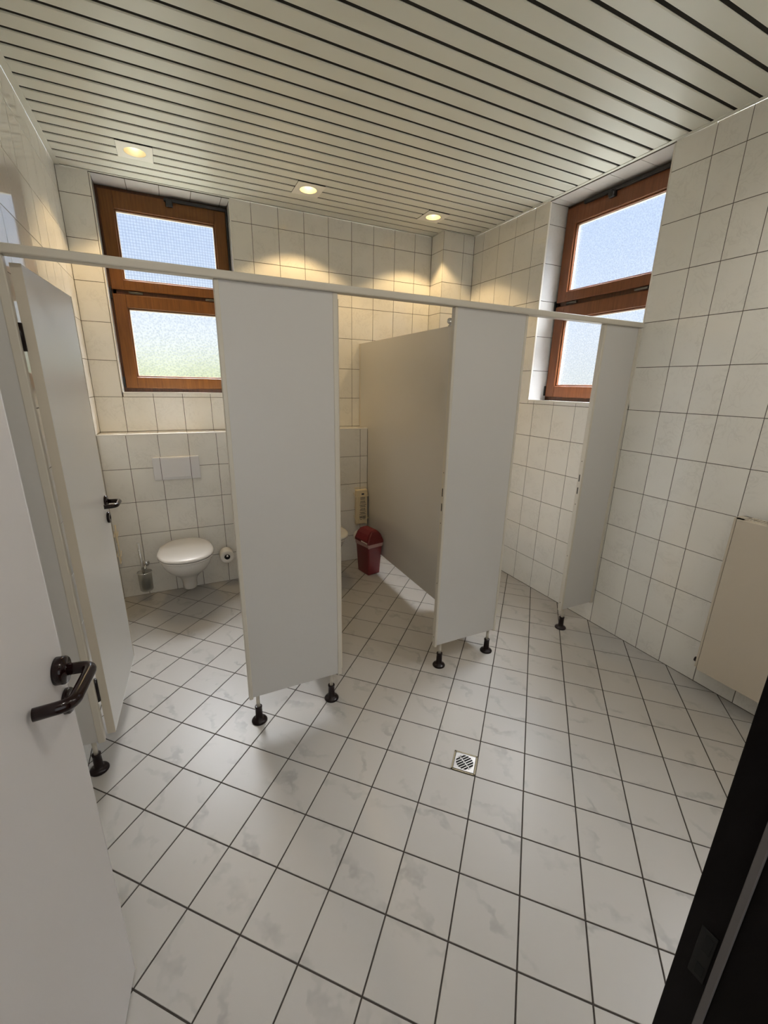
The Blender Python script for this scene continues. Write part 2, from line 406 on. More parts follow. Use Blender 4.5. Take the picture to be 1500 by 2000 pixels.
# ------------------------------------------------------------------ tiled surfaces
def sub_rects(r, hole):
    """rectangle r minus hole, as rectangles"""
    a0, a1, b0, b1 = r; h0, h1, g0, g1 = hole
    if a1 <= h0+1e-6 or a0 >= h1-1e-6 or b1 <= g0+1e-6 or b0 >= g1-1e-6: return [r]
    out = []
    if a0 < h0: out.append((a0, h0, b0, b1))
    if a1 > h1: out.append((h1, a1, b0, b1))
    m0, m1 = max(a0, h0), min(a1, h1)
    if b0 < g0: out.append((m0, m1, b0, g0))
    if b1 > g1: out.append((m0, m1, g1, b1))
    return out
def tiled(mb, origin, eu, ev, ub, vb, hole=None, g=.003, rise=.0016, cham=.0009, tilt=.00025, tile_mi=0, grout_mi=1, flip=False):
    """grid of raised glazed tiles between the joint lines ub (along eu) and vb (along ev)"""
    o = Vector(origin); eu = Vector(eu); ev = Vector(ev); n = eu.cross(ev) * (-1 if flip else 1)
    P = lambda a, b, h: o + eu*a + ev*b + n*h
    for u0, u1 in zip(ub, ub[1:]):
        for v0, v1 in zip(vb, vb[1:]):
            rs = [(u0, u1, v0, v1)]
            for hl in (hole if isinstance(hole, list) else [hole] if hole else []): rs = [q for r_ in rs for q in sub_rects(r_, hl)]
            for a0, a1, b0, b1 in rs:
                mb.quad([P(a0, b0, -rise), P(a1, b0, -rise), P(a1, b1, -rise), P(a0, b1, -rise)], grout_mi)
                if a1-a0 < .012 or b1-b0 < .012: continue
                h = g/2
                A = [(a0+h, b0+h), (a1-h, b0+h), (a1-h, b1-h), (a0+h, b1-h)]
                c = cham
                B = [(a0+h+c, b0+h+c), (a1-h-c, b0+h+c), (a1-h-c, b1-h-c), (a0+h+c, b1-h-c)]
                tu = random.uniform(-tilt, tilt); tv = random.uniform(-tilt, tilt)
                lo = [mb.bm.verts.new(P(x, y, -rise)) for x, y in A]
                hi = [mb.bm.verts.new(P(x, y, tu*(-1 if i in (0, 3) else 1) + tv*(-1 if i < 2 else 1))) for i, (x, y) in enumerate(B)]
                f = mb.bm.faces.new(hi); f.material_index = tile_mi
                for k in range(4):
                    f = mb.bm.faces.new([lo[k], lo[(k+1) % 4], hi[(k+1) % 4], hi[k]]); f.material_index = tile_mi
def breaks(lo, hi, lines):
    return [lo] + sorted(l for l in lines if lo+.004 < l < hi-.004) + [hi]
ZB = breaks(0, H, [.25*k for k in range(1, 12)])
XLINES = [-2.893+.2*k for k in range(0, 16)]
W1 = (-2.887, -2.040, 1.530, 2.884)     # left window opening x0,x1,z0,z1
W2 = (-1.925, -1.062, 1.525, 2.884)     # right window opening y0,y1
W3 = (-3.47, -2.95, 1.525, 2.884)      # third window over the radiator, beside the entrance
D1, D2 = .16, .16                       # recess depth to the frames
COLX, COLY = -.321, -.195
LEDY, LEDZ = -.197, 1.25

# back wall
mb = MB(); tiled(mb, (0, 0, 0), (1, 0, 0), (0, 0, 1), breaks(XL, COLX, XLINES), ZB, hole=W1)
# its window reveals
x0, x1, z0, z1 = W1
tiled(mb, (0, 0, z1), (1, 0, 0), (0, 1, 0), breaks(x0, x1, XLINES), [0, D1+.06], tile_mi=2, flip=True)
tiled(mb, (x0, 0, 0), (0, 1, 0), (0, 0, 1), [0, D1+.06], breaks(z0, z1, ZB), tile_mi=2)
tiled(mb, (x1, 0, 0), (0, -1, 0), (0, 0, 1), [-(D1+.06), 0], breaks(z0, z1, ZB), tile_mi=2)
tiled(mb, (0, 0, z0), (1, 0, 0), (0, -1, 0), breaks(x0, x1, XLINES), [-(D1+.06), 0], tile_mi=2, flip=True)
# fix soffit orientation by recalculating outside normals is not wanted for open shells
o = struct(mb.build('wall_back', [M_walltile, M_wallgrout, M_reveal], recalc=False))
# corner column
mb = MB()
tiled(mb, (COLX, 0, 0), (0, -1, 0), (0, 0, 1), [0, -COLY], ZB)
o_ = mb
tiled(mb, (0, COLY, 0), (1, 0, 0), (0, 0, 1), [COLX, -.112, 0], ZB)
struct(mb.build('wall_column', [M_walltile, M_wallgrout], recalc=False))
# left wall
yl = [-.2*k for k in range(1, 19)]
mb = MB(); tiled(mb, (XL, 0, 0), (0, 1, 0), (0, 0, 1), breaks(YF, 0, yl), ZB, tilt=.00035)
struct(mb.build('wall_left', [M_walltile, M_wallgrout], recalc=False))
# right wall
yr = [-.527-.2*k for k in range(0, 8)] + [-.327, -2.127, -2.277, -2.430, -2.632, -2.832, -3.032, -3.232, -3.432]
mb = MB(); tiled(mb, (0, 0, 0), (0, 1, 0), (0, 0, 1), breaks(YF, COLY, yr), ZB, hole=[W2, W3], flip=True)
rv = MB()
for y0, y1, z0, z1 in (W2, W3):
    tiled(rv, (0, 0, z1), (1, 0, 0), (0, 1, 0), [0, D2+.06], breaks(y0, y1, yr), tile_mi=2, flip=True)
    tiled(rv, (0, y1, 0), (1, 0, 0), (0, 0, 1), [0, D2+.06], breaks(z0, z1, ZB), tile_mi=2)
    tiled(rv, (0, y0, 0), (1, 0, 0), (0, 0, 1), [0, D2+.06], breaks(z0, z1, ZB), tile_mi=2, flip=True)
    tiled(rv, (0, 0, z0), (1, 0, 0), (0, 1, 0), [0, D2+.06], breaks(y0, y1, yr), tile_mi=2)
struct(mb.build('wall_right', [M_walltile, M_wallgrout, M_reveal], recalc=False))
struct(rv.build('trim_5', [M_walltile, M_wallgrout, M_reveal], recalc=False))
# narrow white edge strips around both openings
mb = MB(); t = .004
x0, x1, z0, z1 = W1
mb.box((x0-t, -.002, z0-t), (x0+t, .012, z1)); mb.box((x1-t, -.002, z0-t), (x1+t, .012, z1)); mb.box((x0-t, -.002, z0-t), (x1+t, .014, z0+t*1.4))
y0, y1, z0, z1 = W2
mb.box((-.002, y0-t, z0-t), (.012, y0+t, z1)); mb.box((-.002, y1-t, z0-t), (.012, y1+t, z1)); mb.box((-.002, y0-t, z0-t), (.014, y1+t, z0+t*1.4))
struct(mb.build('trim_6', M_trim))
# cistern ledge along the back wall
mb = MB()
ZL = [z for z in ZB if z <= 1.2501]
tiled(mb, (0, LEDY, 0), (1, 0, 0), (0, 0, 1), breaks(XL, -1.022, XLINES), ZL)
tiled(mb, (0, 0, LEDZ-.004), (1, 0, 0), (0, 1, 0), breaks(XL, -1.022, XLINES), [LEDY, 0])
struct(mb.build('wall_ledge', [M_walltile, M_wallgrout], recalc=False))
mb = MB(); mb.box((XL, LEDY-.001, LEDZ-.010), (-1.022, LEDY+.010, LEDZ), .002)
struct(mb.build('trim_4', M_trim))
# front wall: openings for the entrance
DX0, DX1, DZ = -2.965, -2.052, 2.03
YB = -3.80
mb = MB()
tiled(mb, (0, YF, 0), (-1, 0, 0), (0, 0, 1), breaks(0, -DX1-.06, [.2*k for k in range(1, 16)]), ZB)
tiled(mb, (0, YF, 0), (-1, 0, 0), (0, 0, 1), [-DX0+.04, -XL], ZB)
tiled(mb, (0, YF, 0), (-1, 0, 0), (0, 0, 1), breaks(-DX1-.06, -DX0+.04, [.2*k for k in range(1, 16)]), breaks(DZ+.05, H, ZB))
struct(mb.build('wall_front', [M_walltile, M_wallgrout], recalc=False))

# unseen blocks added behind corners, base and openings to stop light leaks
mb = MB(); e = .0018
def corner(x, y, sx_, sy_):
    mb.box((x, y, 0) if False else (x+sx_*e, y-sy_*.02, -.02), (x+sx_*.04, y+sy_*.04, H+.06)); mb.box((x-sx_*.02, y+sy_*e, -.02), (x+sx_*.04, y+sy_*.04, H+.06))
corner(XL, 0, -1, 1); corner(COLX, 0, 1, 1); corner(0, COLY, 1, 1); corner(XL, YF, -1, -1); corner(0, YF, 1, -1)
mb.box((e, YF, -.02), (.04, COLY, .03)); mb.box((XL-.04, YF, -.02), (XL-e, 0, .03)); mb.box((XL, e, -.02), (COLX, .04, .03)); mb.box((COLX+e, COLY+e, -.02), (.04, COLY+.04, .03))
for (a0, a1, z0, z1) in (W1,):
    mb.box((a0-.04, e, z0-.04), (a0-e, .26, z1+.04)); mb.box((a1+e, e, z0-.04), (a1+.04, .26, z1+.04))
    mb.box((a0-.04, e, z1+e), (a1+.04, .26, z1+.04)); mb.box((a0-.04, e, z0-.04), (a1+.04, .26, z0-e))
for (a0, a1, z0, z1) in (W2, W3):
    mb.box((e, a0-.04, z0-.04), (.26, a0-e, z1+.04)); mb.box((e, a1+e, z0-.04), (.26, a1+.04, z1+.04))
    mb.box((e, a0-.04, z1+e), (.26, a1+.04, z1+.04)); mb.box((e, a0-.04, z0-.04), (.26, a1+.04, z0-e))
struct(mb.build('wall_light_block', M_wallgrout))
# ------------------------------------------------------------------ floor, tiles laid diagonally
FU, FV, FS, FG = -1.5560, -2.6103, .20102, .0046
def clip(poly, ax, lim, sgn):
    out = []
    for i in range(len(poly)):
        p, q = poly[i], poly[(i+1) % len(poly)]
        dp, dq = sgn*(p[ax]-lim), sgn*(q[ax]-lim)
        if dp >= 0: out.append(p)
        if dp*dq < 0:
            t = dp/(dp-dq); out.append((p[0]+(q[0]-p[0])*t, p[1]+(q[1]-p[1])*t))
    return out
mb = MB()
mb.quad([(XL-.1, YB, -.0016), (.1, YB, -.0016), (.1, .1, -.0016), (XL-.1, .1, -.0016)], 1)
c45 = math.cos(-PI/4); s45 = math.sin(-PI/4)
for i in range(-16, 17):
    for j in range(-16, 17):
        h = FG/2; sq = []
        for a, b in ((h, h), (FS-h, h), (FS-h, FS-h), (h, FS-h)):
            a += i*FS; b += j*FS
            sq.append((FU + a*c45 - b*s45, FV + a*s45 + b*c45))
        for ax, lim, sg in ((0, XL+.002, 1), (0, -.002, -1), (1, YF+.002, 1), (1, -.002, -1)):
            if sq: sq = clip(sq, ax, lim, sg)
        if len(sq) < 3: continue
        cx = sum(p[0] for p in sq)/len(sq); cy = sum(p[1] for p in sq)/len(sq)
        ar = abs(sum(sq[k][0]*sq[(k+1) % len(sq)][1]-sq[(k+1) % len(sq)][0]*sq[k][1] for k in range(len(sq))))/2
        if ar < .0003: continue
        k_ = 1 - .0008/max(.03, math.sqrt(ar)/2)
        tz = random.uniform(-.0002, .0002)
        lo = [mb.bm.verts.new((p[0], p[1], -.0016)) for p in sq]
        hi = [mb.bm.verts.new((cx+(p[0]-cx)*k_, cy+(p[1]-cy)*k_, tz*.5)) for p in sq]
        f = mb.bm.faces.new(hi); f.material_index = 0
        for k in range(len(sq)):
            f = mb.bm.faces.new([lo[k], lo[(k+1) % len(sq)], hi[(k+1) % len(sq)], hi[k]]); f.material_index = 0
bmesh.ops.recalc_face_normals(mb.bm, faces=mb.bm.faces)
o = struct(mb.build('floor', [M_floortile, M_floorgrout], recalc=False))

# ------------------------------------------------------------------ metal slat ceiling
LX = [-2.605, -1.571, -.566]; LY = -.408; LH = .0945
FRONT_FILL = [-2.60, -1.57, -.56]; LYF = -3.205
mb = MB()
def slat(xa, xb, ya, yb):
    e = .0030; t = .0050
    prof = [(ya, H+t), (ya, H+e), (ya+e, H), (yb-e, H), (yb, H+e), (yb, H+t)]
    for (p, zp), (q, zq) in zip(prof, prof[1:]):
        mb.quad([(xa, p, zp), (xa, q, zq), (xb, q, zq), (xb, p, zp)], 0)
    for x in (xa, xb): mb.quad([(x, ya, H+t), (x, ya, H+e), (x, yb, H+e), (x, yb, H+t)], 0)
XA, XB = XL+.012, -.010
edges = [(-.0990, -.0155)] + [(-.1990-.1*k, -.1170-.1*k) for k in range(0, 34)] + [(YF+.001, -3.5155)]
for ya, yb in edges:
    if ya < YF: continue
    mid = (ya+yb)/2
    if abs(mid-LY) < .07: cuts = LX
    elif abs(mid-LYF) < .07: cuts = FRONT_FILL
    else: cuts = []
    xs = XA
    for c in cuts:
        slat(xs, c-LH, ya, yb); xs = c+LH
    slat(xs, XB, ya, yb)
for xa, xb, ya, yb in [(XL, 0, YF, LYF-LH), (XL, 0, LYF+LH, LY-LH), (XL, 0, LY+LH, 0)]:
    mb.quad([(xa, ya, H+.005), (xb, ya, H+.005), (xb, yb, H+.005), (xa, yb, H+.005)], 1)
for cs, yc in ((LX, LY), (FRONT_FILL, LYF)):
    xs = XL
    for c in cs + [None]:
        xe = c-.060 if c is not None else 0
        mb.quad([(xs, yc-LH, H+.005), (xe, yc-LH, H+.005), (xe, yc+LH, H+.005), (xs, yc+LH, H+.005)], 1)
        if c is not None:
            for ya, yb in ((yc-LH, yc-.060), (yc+.060, yc+LH)): mb.quad([(xe, ya, H+.005), (c+.060, ya, H+.005), (c+.060, yb, H+.005), (xe, yb, H+.005)], 1)
            xs = c+.060
mb.quad([(XL, YF, H+.12), (0, YF, H+.12), (0, 0, H+.12), (XL, 0, H+.12)], 1)
for a, b in (((XL, YF), (0, YF)), ((0, YF), (0, 0)), ((0, 0), (XL, 0)), ((XL, 0), (XL, YF))):
    mb.quad([(a[0], a[1], H-.001), (b[0], b[1], H-.001), (b[0], b[1], H+.121), (a[0], a[1], H+.121)], 1)
struct(mb.build('ceiling', [M_slat, M_plenum], recalc=False))
for i, (a, b) in enumerate([((XL+.0005, YF, H-.003), (XL+.030, 0, H+.001)), ((-.024, YF, H-.003), (-.0005, COLY, H+.001)), ((XL, -.012, H-.003), (COLX, -.0005, H+.001))]):
    mb = MB(); mb.box(a, b, .001)
    if i == 2: mb.box((COLX-.012, COLY-.010, H-.003), (COLX-.0005, -.001, H+.001)); mb.box((COLX-.012, COLY-.012, H-.003), (0, COLY-.0005, H+.001))
    struct(mb.build('trim_%d' % (i+1), M_slat))

# ------------------------------------------------------------------ recessed downlights
def downlight(x, y, label, group, power, bulb):
    t = thing('downlight', label, 'ceiling light', (x, y, H-.004), group)
    R = .058; m = MB(); a = LH-.0015; n = 32; z = H-.0045
    # square plate with a round hole
    inn = [m.bm.verts.new((x+R*math.cos(2*PI*k/n), y+R*math.sin(2*PI*k/n), z)) for k in range(n)]
    out = []
    for k in range(n):
        c, s = math.cos(2*PI*k/n), math.sin(2*PI*k/n); q = a/max(abs(c), abs(s))
        out.append(m.bm.verts.new((x+q*c, y+q*s*1.06, z)))
    for k in range(n): m.bm.faces.new([inn[k], inn[(k+1) % n], out[(k+1) % n], out[k]])
    ret = bmesh.ops.extrude_face_region(m.bm, geom=list(m.bm.faces))
    for v in [g for g in ret['geom'] if isinstance(g, bmesh.types.BMVert)]: v.co.z += .003
    m.build('cover_plate', M_ring, t)
    MB().lathe((x, y, H-.004), (0, 0, 1), [(.0575, 0), (.0565, .012), (.053, .04), (.045, .075), (.030, .10), (0, .105)], 32).build('reflector', M_refl, t)
    MB().lathe((x, y, H+.028), (0, 0, 1), [(0, 0), (.014, .003), (.024, .013), (.028, .026), (.024, .040), (.012, .056), (.010, .062)], 20).build('bulb', bulb, t)
    s = spot('downlight_beam', (x, y, H-.006), power, (1.0, .70, .34), 112, .28, .018)
    s.parent = t; s.location = (0, 0, -.004)
    return t
downlight(LX[0], LY, 'left downlight above the cubicle with the tall window', 'recessed downlights', 18, M_bulb_dim)
downlight(LX[1], LY, 'middle downlight above the second cubicle', 'recessed downlights', 19, M_bulb)
downlight(LX[2], LY, 'right downlight nearest the corner column', 'recessed downlights', 18, M_bulb)
FRONT_FILL_P = 15  # second row of lamps out of view, added to fill the room with light
for x, w in zip(FRONT_FILL, ('left', 'middle', 'right')):
    t = downlight(x, LYF, w + ' added fill downlight near the entrance, unseen above the viewer', 'added fill downlights near the entrance', FRONT_FILL_P, M_bulb)
    for c in t.children:
        if c.type == 'LIGHT': c.data.spot_size = math.radians(166); c.data.spot_blend = .8; c.data.shadow_soft_size = .055; c.data.color = (1.0, .95, .87)

# ------------------------------------------------------------------ windows
def window(name, origin, eu, en, width, z0, z1, wood_, hw):
    """frame lies in the plane through origin; eu runs to the right seen from the room, en points out of the room"""
    O = Vector(origin); eu = Vector(eu); en = Vector(en); ez = Vector((0, 0, 1))
    root = sempty(name, O + eu*width/2 + ez*z0)
    def bx(m, u0, u1, v0, v1, d0, d1, bev=0, mi=None):
        m.obox(O + eu*u0 + en*d0 + ez*v0, eu*(u1-u0), en*(d1-d0), ez*(v1-v0), bev, mi)
    def ring(m, u0, u1, v0, v1, w, d0, d1, bev=.003, wt=None):
        wt = wt or (w, w)
        bx(m, u0, u0+w, v0, v1, d0, d1, bev); bx(m, u1-w, u1, v0, v1, d0, d1, bev)
        bx(m, u0+w-.001, u1-w+.001, v0, v0+wt[0], d0, d1, bev); bx(m, u0+w-.001, u1-w+.001, v1-wt[1], v1, d0, d1, bev)
    W = width
    m = MB(); ring(m, 0, W, z0, z1, .045, .018, .075); bx(m, .02, W-.02, 2.205, 2.255, .018, .070, .002)
    m.build('window_frame', M_wooddark, root)
    for (a, b, wt, gl, nm) in ((2.242, z1-.022, (.068, .108), M_gl_grid if hw == 'left' else M_gl_fine, 'upper_sash'), (z0+.028, 2.214, (.082, .088), M_gl_peb if hw == 'left' else M_gl_fine, 'lower_sash')):
        m = MB(); u0, u1 = .016, W-.016; w = .082
        ring(m, u0, u1, a, b, w, 0, .055, .004, wt)
        s = m.build(nm, wood_, root)
        gu0, gu1, gv0, gv1 = u0+w, u1-w, a+wt[0], b-wt[1]
        m = MB(); ring(m, gu0-.001, gu1+.001, gv0-.001, gv1+.001, .011, .014, .050, .002)
        m.build('glazing_bead', wood_, s)
        m = MB(); ring(m, gu0+.008, gu1-.008, gv0+.008, gv1-.008, .0045, .030, .048, 0)
        m.build('glazing_seal', M_trim, s)
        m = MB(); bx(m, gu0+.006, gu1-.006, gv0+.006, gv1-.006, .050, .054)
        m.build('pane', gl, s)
    for u in (.165, W-.165):
        m = MB(); a_ = O + eu*(u-.045) + ez*2.228 - en*.002
        m.tube([a_, a_+eu*.09], .008, 10); m.build('hinge', M_hinge, root)
    for v in (2.18, z0+.035):
        m = MB(); bx(m, .004, .014, v, v+.075, -.008, .02, .002)
        m.build('corner_hinge', M_black, root)
    # fanlight opener: rod along the top and down the right-hand side
    top = z1-.020
    us = .42 if hw == 'left' else .17
    m = MB(); bx(m, us, W-.004, top-.018, top+.003, -.020, .0, .003)
    m.build('opener_rod', M_black, root)
    m = MB(); bx(m, W-.018, W-.003, 1.75, top-.016, -.018, .001, .003)
    m.build('opener_side_rod', M_black, root)
    ub = us+.01 if hw == 'left' else .37
    m = MB(); bx(m, ub, ub+.045, top-.050, top-.004, -.026, .0, .006)
    if hw != 'left': m.lathe(O + eu*(ub+.022) + ez*(top-.030) - en*.026, -en, [(.022, 0), (.022, .006), (.012, .010), (0, .011)], 20)
    m.build('opener_bracket', M_black, root)
    return root
window('window_1', (W1[0]-.001, D1, 0), (1, 0, 0), (0, 1, 0), W1[1]-W1[0]+.002, W1[2]+.002, W1[3]-.002, M_wood, 'left')
window('window_2', (D2, W2[1]+.001, 0), (0, -1, 0), (1, 0, 0), W2[1]-W2[0]+.002, W2[2]+.002, W2[3]-.002, M_wood2, 'right')
window('window_3', (D2, W3[1]+.001, 0), (0, -1, 0), (1, 0, 0), W3[1]-W3[0]+.002, W3[2]+.002, W3[3]-.002, M_wood2, 'right')
# ------------------------------------------------------------------ WC partition
PY0, PY1 = -1.925, -1.895          # front and back face of the front panels
PZ0, PZ1 = .158, 1.972
def foot(parent, x, y):
    m = MB(); m.lathe((x, y, 0.0005), (0, 0, 1), [(0, 0), (.037, 0), (.038, .004), (.034, .011), (.024, .016), (.017, .020), (.0165, .078), (.0175, .081), (.0175, .086), (.010, .086), (0, .086)], 28)
    f = m.build('foot', M_foot, parent)
    m = MB(); m.tube([(x, y, .08), (x, y, PZ0+.004)], .009, 14); m.build('support_rod', M_prof, f)
def panel(label, x0, x1, lprof, rprof, feet, slots=None, group='front panels of the toilet partition'):
    t = thing('partition_panel', label, 'partition panel', ((x0+x1)/2, -1.91, 0), group)
    MB().box((x0+.004, PY0+.003, PZ0+.004), (x1-.004, PY1-.001, PZ1), .001).build('panel_board', M_panel, t)
    for (a, b, on) in ((x0, x0+lprof, lprof), (x1-rprof, x1, rprof)):
        if not on: continue
        m = MB(); m.box((a, PY0, PZ0-.006), (b, PY1, PZ1), .004, seg=3)
        m.build('edge_profile', M_prof, t)
    for fx in feet: foot(t, fx, -1.900)
    if slots:
        for i, (za, zb, r) in enumerate(((1.062, 1.107, .0045), (.982, 1.025, .0045))):
            m = MB(); m.box((x0-.0012, -1.913, za), (x0+.003, -1.905, zb), .003); m.build('latch_slot', M_core, t)
        for z in (1.19, .915, .56, .215):
            m = MB(); m.lathe((x0+.001, -1.909, z), (-1, 0, 0), [(.0032, 0), (.0032, .0016), (0, .002)], 10); m.build('screw', M_hinge, t)
    return t
panel('narrow cream partition strip beside the left wall, behind the open entrance door', XL+.004, -2.973, 0, .026, [-3.019])
panel('widest white partition panel, left one standing on two feet', -2.384, -1.913, .018, .022, [-2.343, -1.965])
panel('white partition panel on two feet right of the middle doorway', -1.339, -.891, .016, .016, [-1.284, -.927], slots=True)
panel('partition panel fixed to the right wall, on a single foot', -.321, -.003, .018, .026, [-.268], slots=True)
m = MB()
m.box((XL+.003, -1.937, PZ1+.0), (-.003, -1.888, PZ1+.029), .006, seg=3)
tag(m.build('head_rail', M_prof, loc=(-1.53, -1.91, PZ1)), 'long cream rail running over all the partition panels from wall to wall', 'rail')

# dividers between the cubicles
def divider(label, xa, xb, y1, notch):
    t = thing('cubicle_divider', label, 'partition wall', ((xa+xb)/2, -1.0, .15), 'dividers between the cubicles')
    m = MB()
    if notch:
        pr = [(-1.892, .150), (LEDY-.006, .150), (LEDY-.006, LEDZ+.006), (-.008, LEDZ+.006), (-.008, 1.965), (-1.892, 1.965)]
    else:
        pr = [(-1.892, .150), (-.008, .150), (-.008, 1.965), (-1.892, 1.965)]
    m.loft([[(xa, y, z) for y, z in pr], [(xb, y, z) for y, z in pr]], smooth=False)
    m.build('divider_board', M_panel, t)
    m = MB()
    m.box((xa-.003, -.024, LEDZ+.004), (xb+.003, -.004, 1.966), .002)
    if notch: m.box((xa-.003, LEDY-.024, .149), (xb+.003, LEDY-.004, LEDZ+.030), .002)
    m.build('wall_profile', M_prof, t)
    return t
divider('beige divider wall right of the red bin', -1.020, -.990, 0, False)
divider('divider wall hidden behind the widest panel, between the two toilets', -2.030, -2.000, 0, True)

# chrome knob on the divider
k = thing('wall_knob', 'small round chrome knob on top of the divider beside the rail', 'knob', (-1.015, -1.405, 1.965))
MB().lathe((-1.015, -1.405, 1.9655), (0, 0, 1), [(0, 0), (.014, 0), (.014, .004), (.006, .007), (.006, .014)], 20).build('knob_base', M_chrome, k)
m = MB(); m.lathe((-1.018, -1.405, 1.993), (-.45, -.85, .25), [(0, -.012), (.012, -.011), (.018, -.004), (.019, .002), (.015, .008), (.006, .010), (0, .010)], 24); m.build('knob_head', M_chrome, k)

# ------------------------------------------------------------------ handles
def arc_pts(path, r, n=7):
    """polyline with rounded corners"""
    P = [Vector(p) for p in path]; out = [P[0]]
    for a, b, c in zip(P, P[1:], P[2:]):
        d1 = (a-b).normalized(); d2 = (c-b).normalized(); p1 = b+d1*r; p2 = b+d2*r
        for k in range(n+1):
            t = k/n; out.append(p1*(1-t)**2 + b*2*t*(1-t) + p2*t*t)
    out.append(P[-1]); return out
def u_handle(parent, base, n, d, mat_, r=.0105, L=.105, out=.058, ret=.030, rose=.0285, rd=.0105):
    """base on the door face, n out of the face, d the direction of the lever"""
    base = Vector(base); n = Vector(n).normalized(); d = Vector(d).normalized()
    m = MB(); m.lathe(base, n, [(0, 0), (rose, 0), (rose, rd-.0025), (rose-.002, rd), (.014, rd), (.0125, rd+.003)], 32)
    ro = m.build('handle_rose', mat_, parent)
    pts = arc_pts([base+n*.008, base+n*out, base+n*out+d*L, base+n*(out-ret-.018)+d*(L+.012)], .022)
    m = MB(); m.tube(pts, r, 18); m.build('lever_handle', mat_, parent)
def key_rose(parent, base, n, mat_, turn=None):
    m = MB(); m.lathe(base, n, [(0, 0), (.0275, 0), (.0275, .007), (.0255, .0095), (.010, .0095), (.009, .006), (0, .006)], 32)
    m.build('key_rose', mat_, parent)

# ------------------------------------------------------------------ cubicle doors
def cubicle_door(label, hx, hy, ang, width, handles=True, slots=False):
    """hinge corner hx,hy (left face); leaf runs to +y turned by ang"""
    d = Vector((math.sin(ang), math.cos(ang), 0)); n = Vector((math.cos(ang), -math.sin(ang), 0))
    th = .028
    t = thing('cubicle_door', label, 'door', (hx, hy, .16), 'doors of the cubicles')
    o0 = Vector((hx, hy, .165))
    m = MB(); m.obox(o0+d*.003, d*(width-.006), n*th, Vector((0, 0, 1.79)), .001); m.build('door_leaf', M_door, t)
    for a in (0, width-.004):
        m = MB(); m.obox(o0+d*a, d*.004, n*th, Vector((0, 0, 1.79)), .001); m.build('edge_band', M_edge, t)
    for z0_, z1_ in ((1.700, 1.785), (.340, .445)):
        m = MB(); c = o0 - n*.008 - d*.004; m.tube([(c.x, c.y, z0_), (c.x, c.y, z1_)], .010, 14); m.build('hinge', M_foot, t)
    hp = o0 + d*(width-.040); 
    b1 = Vector((hp.x, hp.y, 1.055)) + n*th; u_handle(t, b1, n, -d, M_brown, L=.098, out=.062, r=.0100)
    key_rose(t, Vector((hp.x, hp.y, .975)) + n*th, n, M_brown)
    b2 = Vector((hp.x, hp.y, 1.055)); u_handle(t, b2, -n, -d, M_brown, L=.098, out=.062, r=.0100)
    key_rose(t, Vector((hp.x, hp.y, .975)), -n, M_brown)
    return t
cubicle_door('open left cubicle door, its white face and dark handle visible', -2.966, -1.893, math.radians(3.2), .575)
cubicle_door('open middle cubicle door seen edge-on behind the widest panel', -1.926, -1.890, 0, .56)
cubicle_door('open right cubicle door hidden behind the panel at the middle right', -.910, -1.890, 0, .56)

# ------------------------------------------------------------------ entrance door and its steel frame
ed = Vector((-.1265, -.992, 0)).normalized(); en = Vector((.992, -.1265, 0)).normalized()
door = sempty('door_1', (-2.836, -2.715, 0.008))
FE = Vector((-2.8325, -2.712, .008))       # free edge, room-side face
m = MB(); m.obox(FE - en*.040, ed*.845, en*.040, Vector((0, 0, 2.0)), .0015); m.build('door_leaf', M_entry, door)
hb = Vector((-2.8365, -2.747, 1.036)); 
u_handle(door, hb, en, ed, M_brown, L=.118, out=.064, ret=.040, r=.0122, rose=.0290, rd=.018)
key_rose(door, Vector((-2.8352, -2.737, .953)), en, M_brown)
mb = MB()
# right jamb: room-side part, seal groove, outer part; plus a matching left jamb and head
mb.box((DX1, -3.592, 0), (DX1+.075, YF+.010, DZ+.06), .0015)
mb.box((DX1, YB, 0), (DX1+.06, -3.598, DZ+.06), .001)
mb.box((DX0-.06, YB, 0), (DX0, -3.60, DZ+.06)); mb.box((DX0-.09, -3.60, 0), (DX0-.01, YF+.004, DZ+.06))
mb.box((DX0, YB, DZ), (DX1, YF+.004, DZ+.06))
fr = struct(mb.build('door_2', M_frame))
m = MB(); m.box((DX1-.004, -3.5985, 0), (DX1+.004, -3.5905, DZ), .001); m.build('rubber_seal', M_seal, fr)
m = MB(); m.box((DX1-.0015, -3.587, .925), (DX1, -3.5695, 1.005), .0006); sp = m.build('strike_plate', mat('blackened_strike_plate', (.004, .0045, .0035), .8, .0), fr)
m = MB(); m.box((DX1-.0022, -3.584, .972), (DX1-.0014, -3.576, .998)); m.box((DX1-.0022, -3.584, .932), (DX1-.0014, -3.576, .950)); m.build('latch_opening', M_hole, sp)
# hallway behind the viewer
mb = MB(); hx0, hx1, hy0, hz = -3.6, -1.3, -5.2, 2.6
mb.quad([(hx0, hy0, 0), (hx0, hy0, hz), (hx1, hy0, hz), (hx1, hy0, 0)])
mb.quad([(hx0, hy0, 0), (hx0, YB, 0), (hx0, YB, hz), (hx0, hy0, hz)])
mb.quad([(hx1, hy0, 0), (hx1, hy0, hz), (hx1, YB, hz), (hx1, YB, 0)])
mb.quad([(hx0, YB, 0), (DX0-.05, YB, 0), (DX0-.05, YB, hz), (hx0, YB, hz)])
mb.quad([(DX1+.05, YB, 0), (hx1, YB, 0), (hx1, YB, hz), (DX1+.05, YB, hz)])
mb.quad([(DX0-.05, YB, DZ+.05), (DX1+.05, YB, DZ+.05), (DX1+.05, YB, hz), (DX0-.05, YB, hz)])
mb.quad([(hx0, hy0, hz), (hx1, hy0, hz), (hx1, YB, hz), (hx0, YB, hz)])
struct(mb.build('wall_hallway', M_hall, recalc=False))
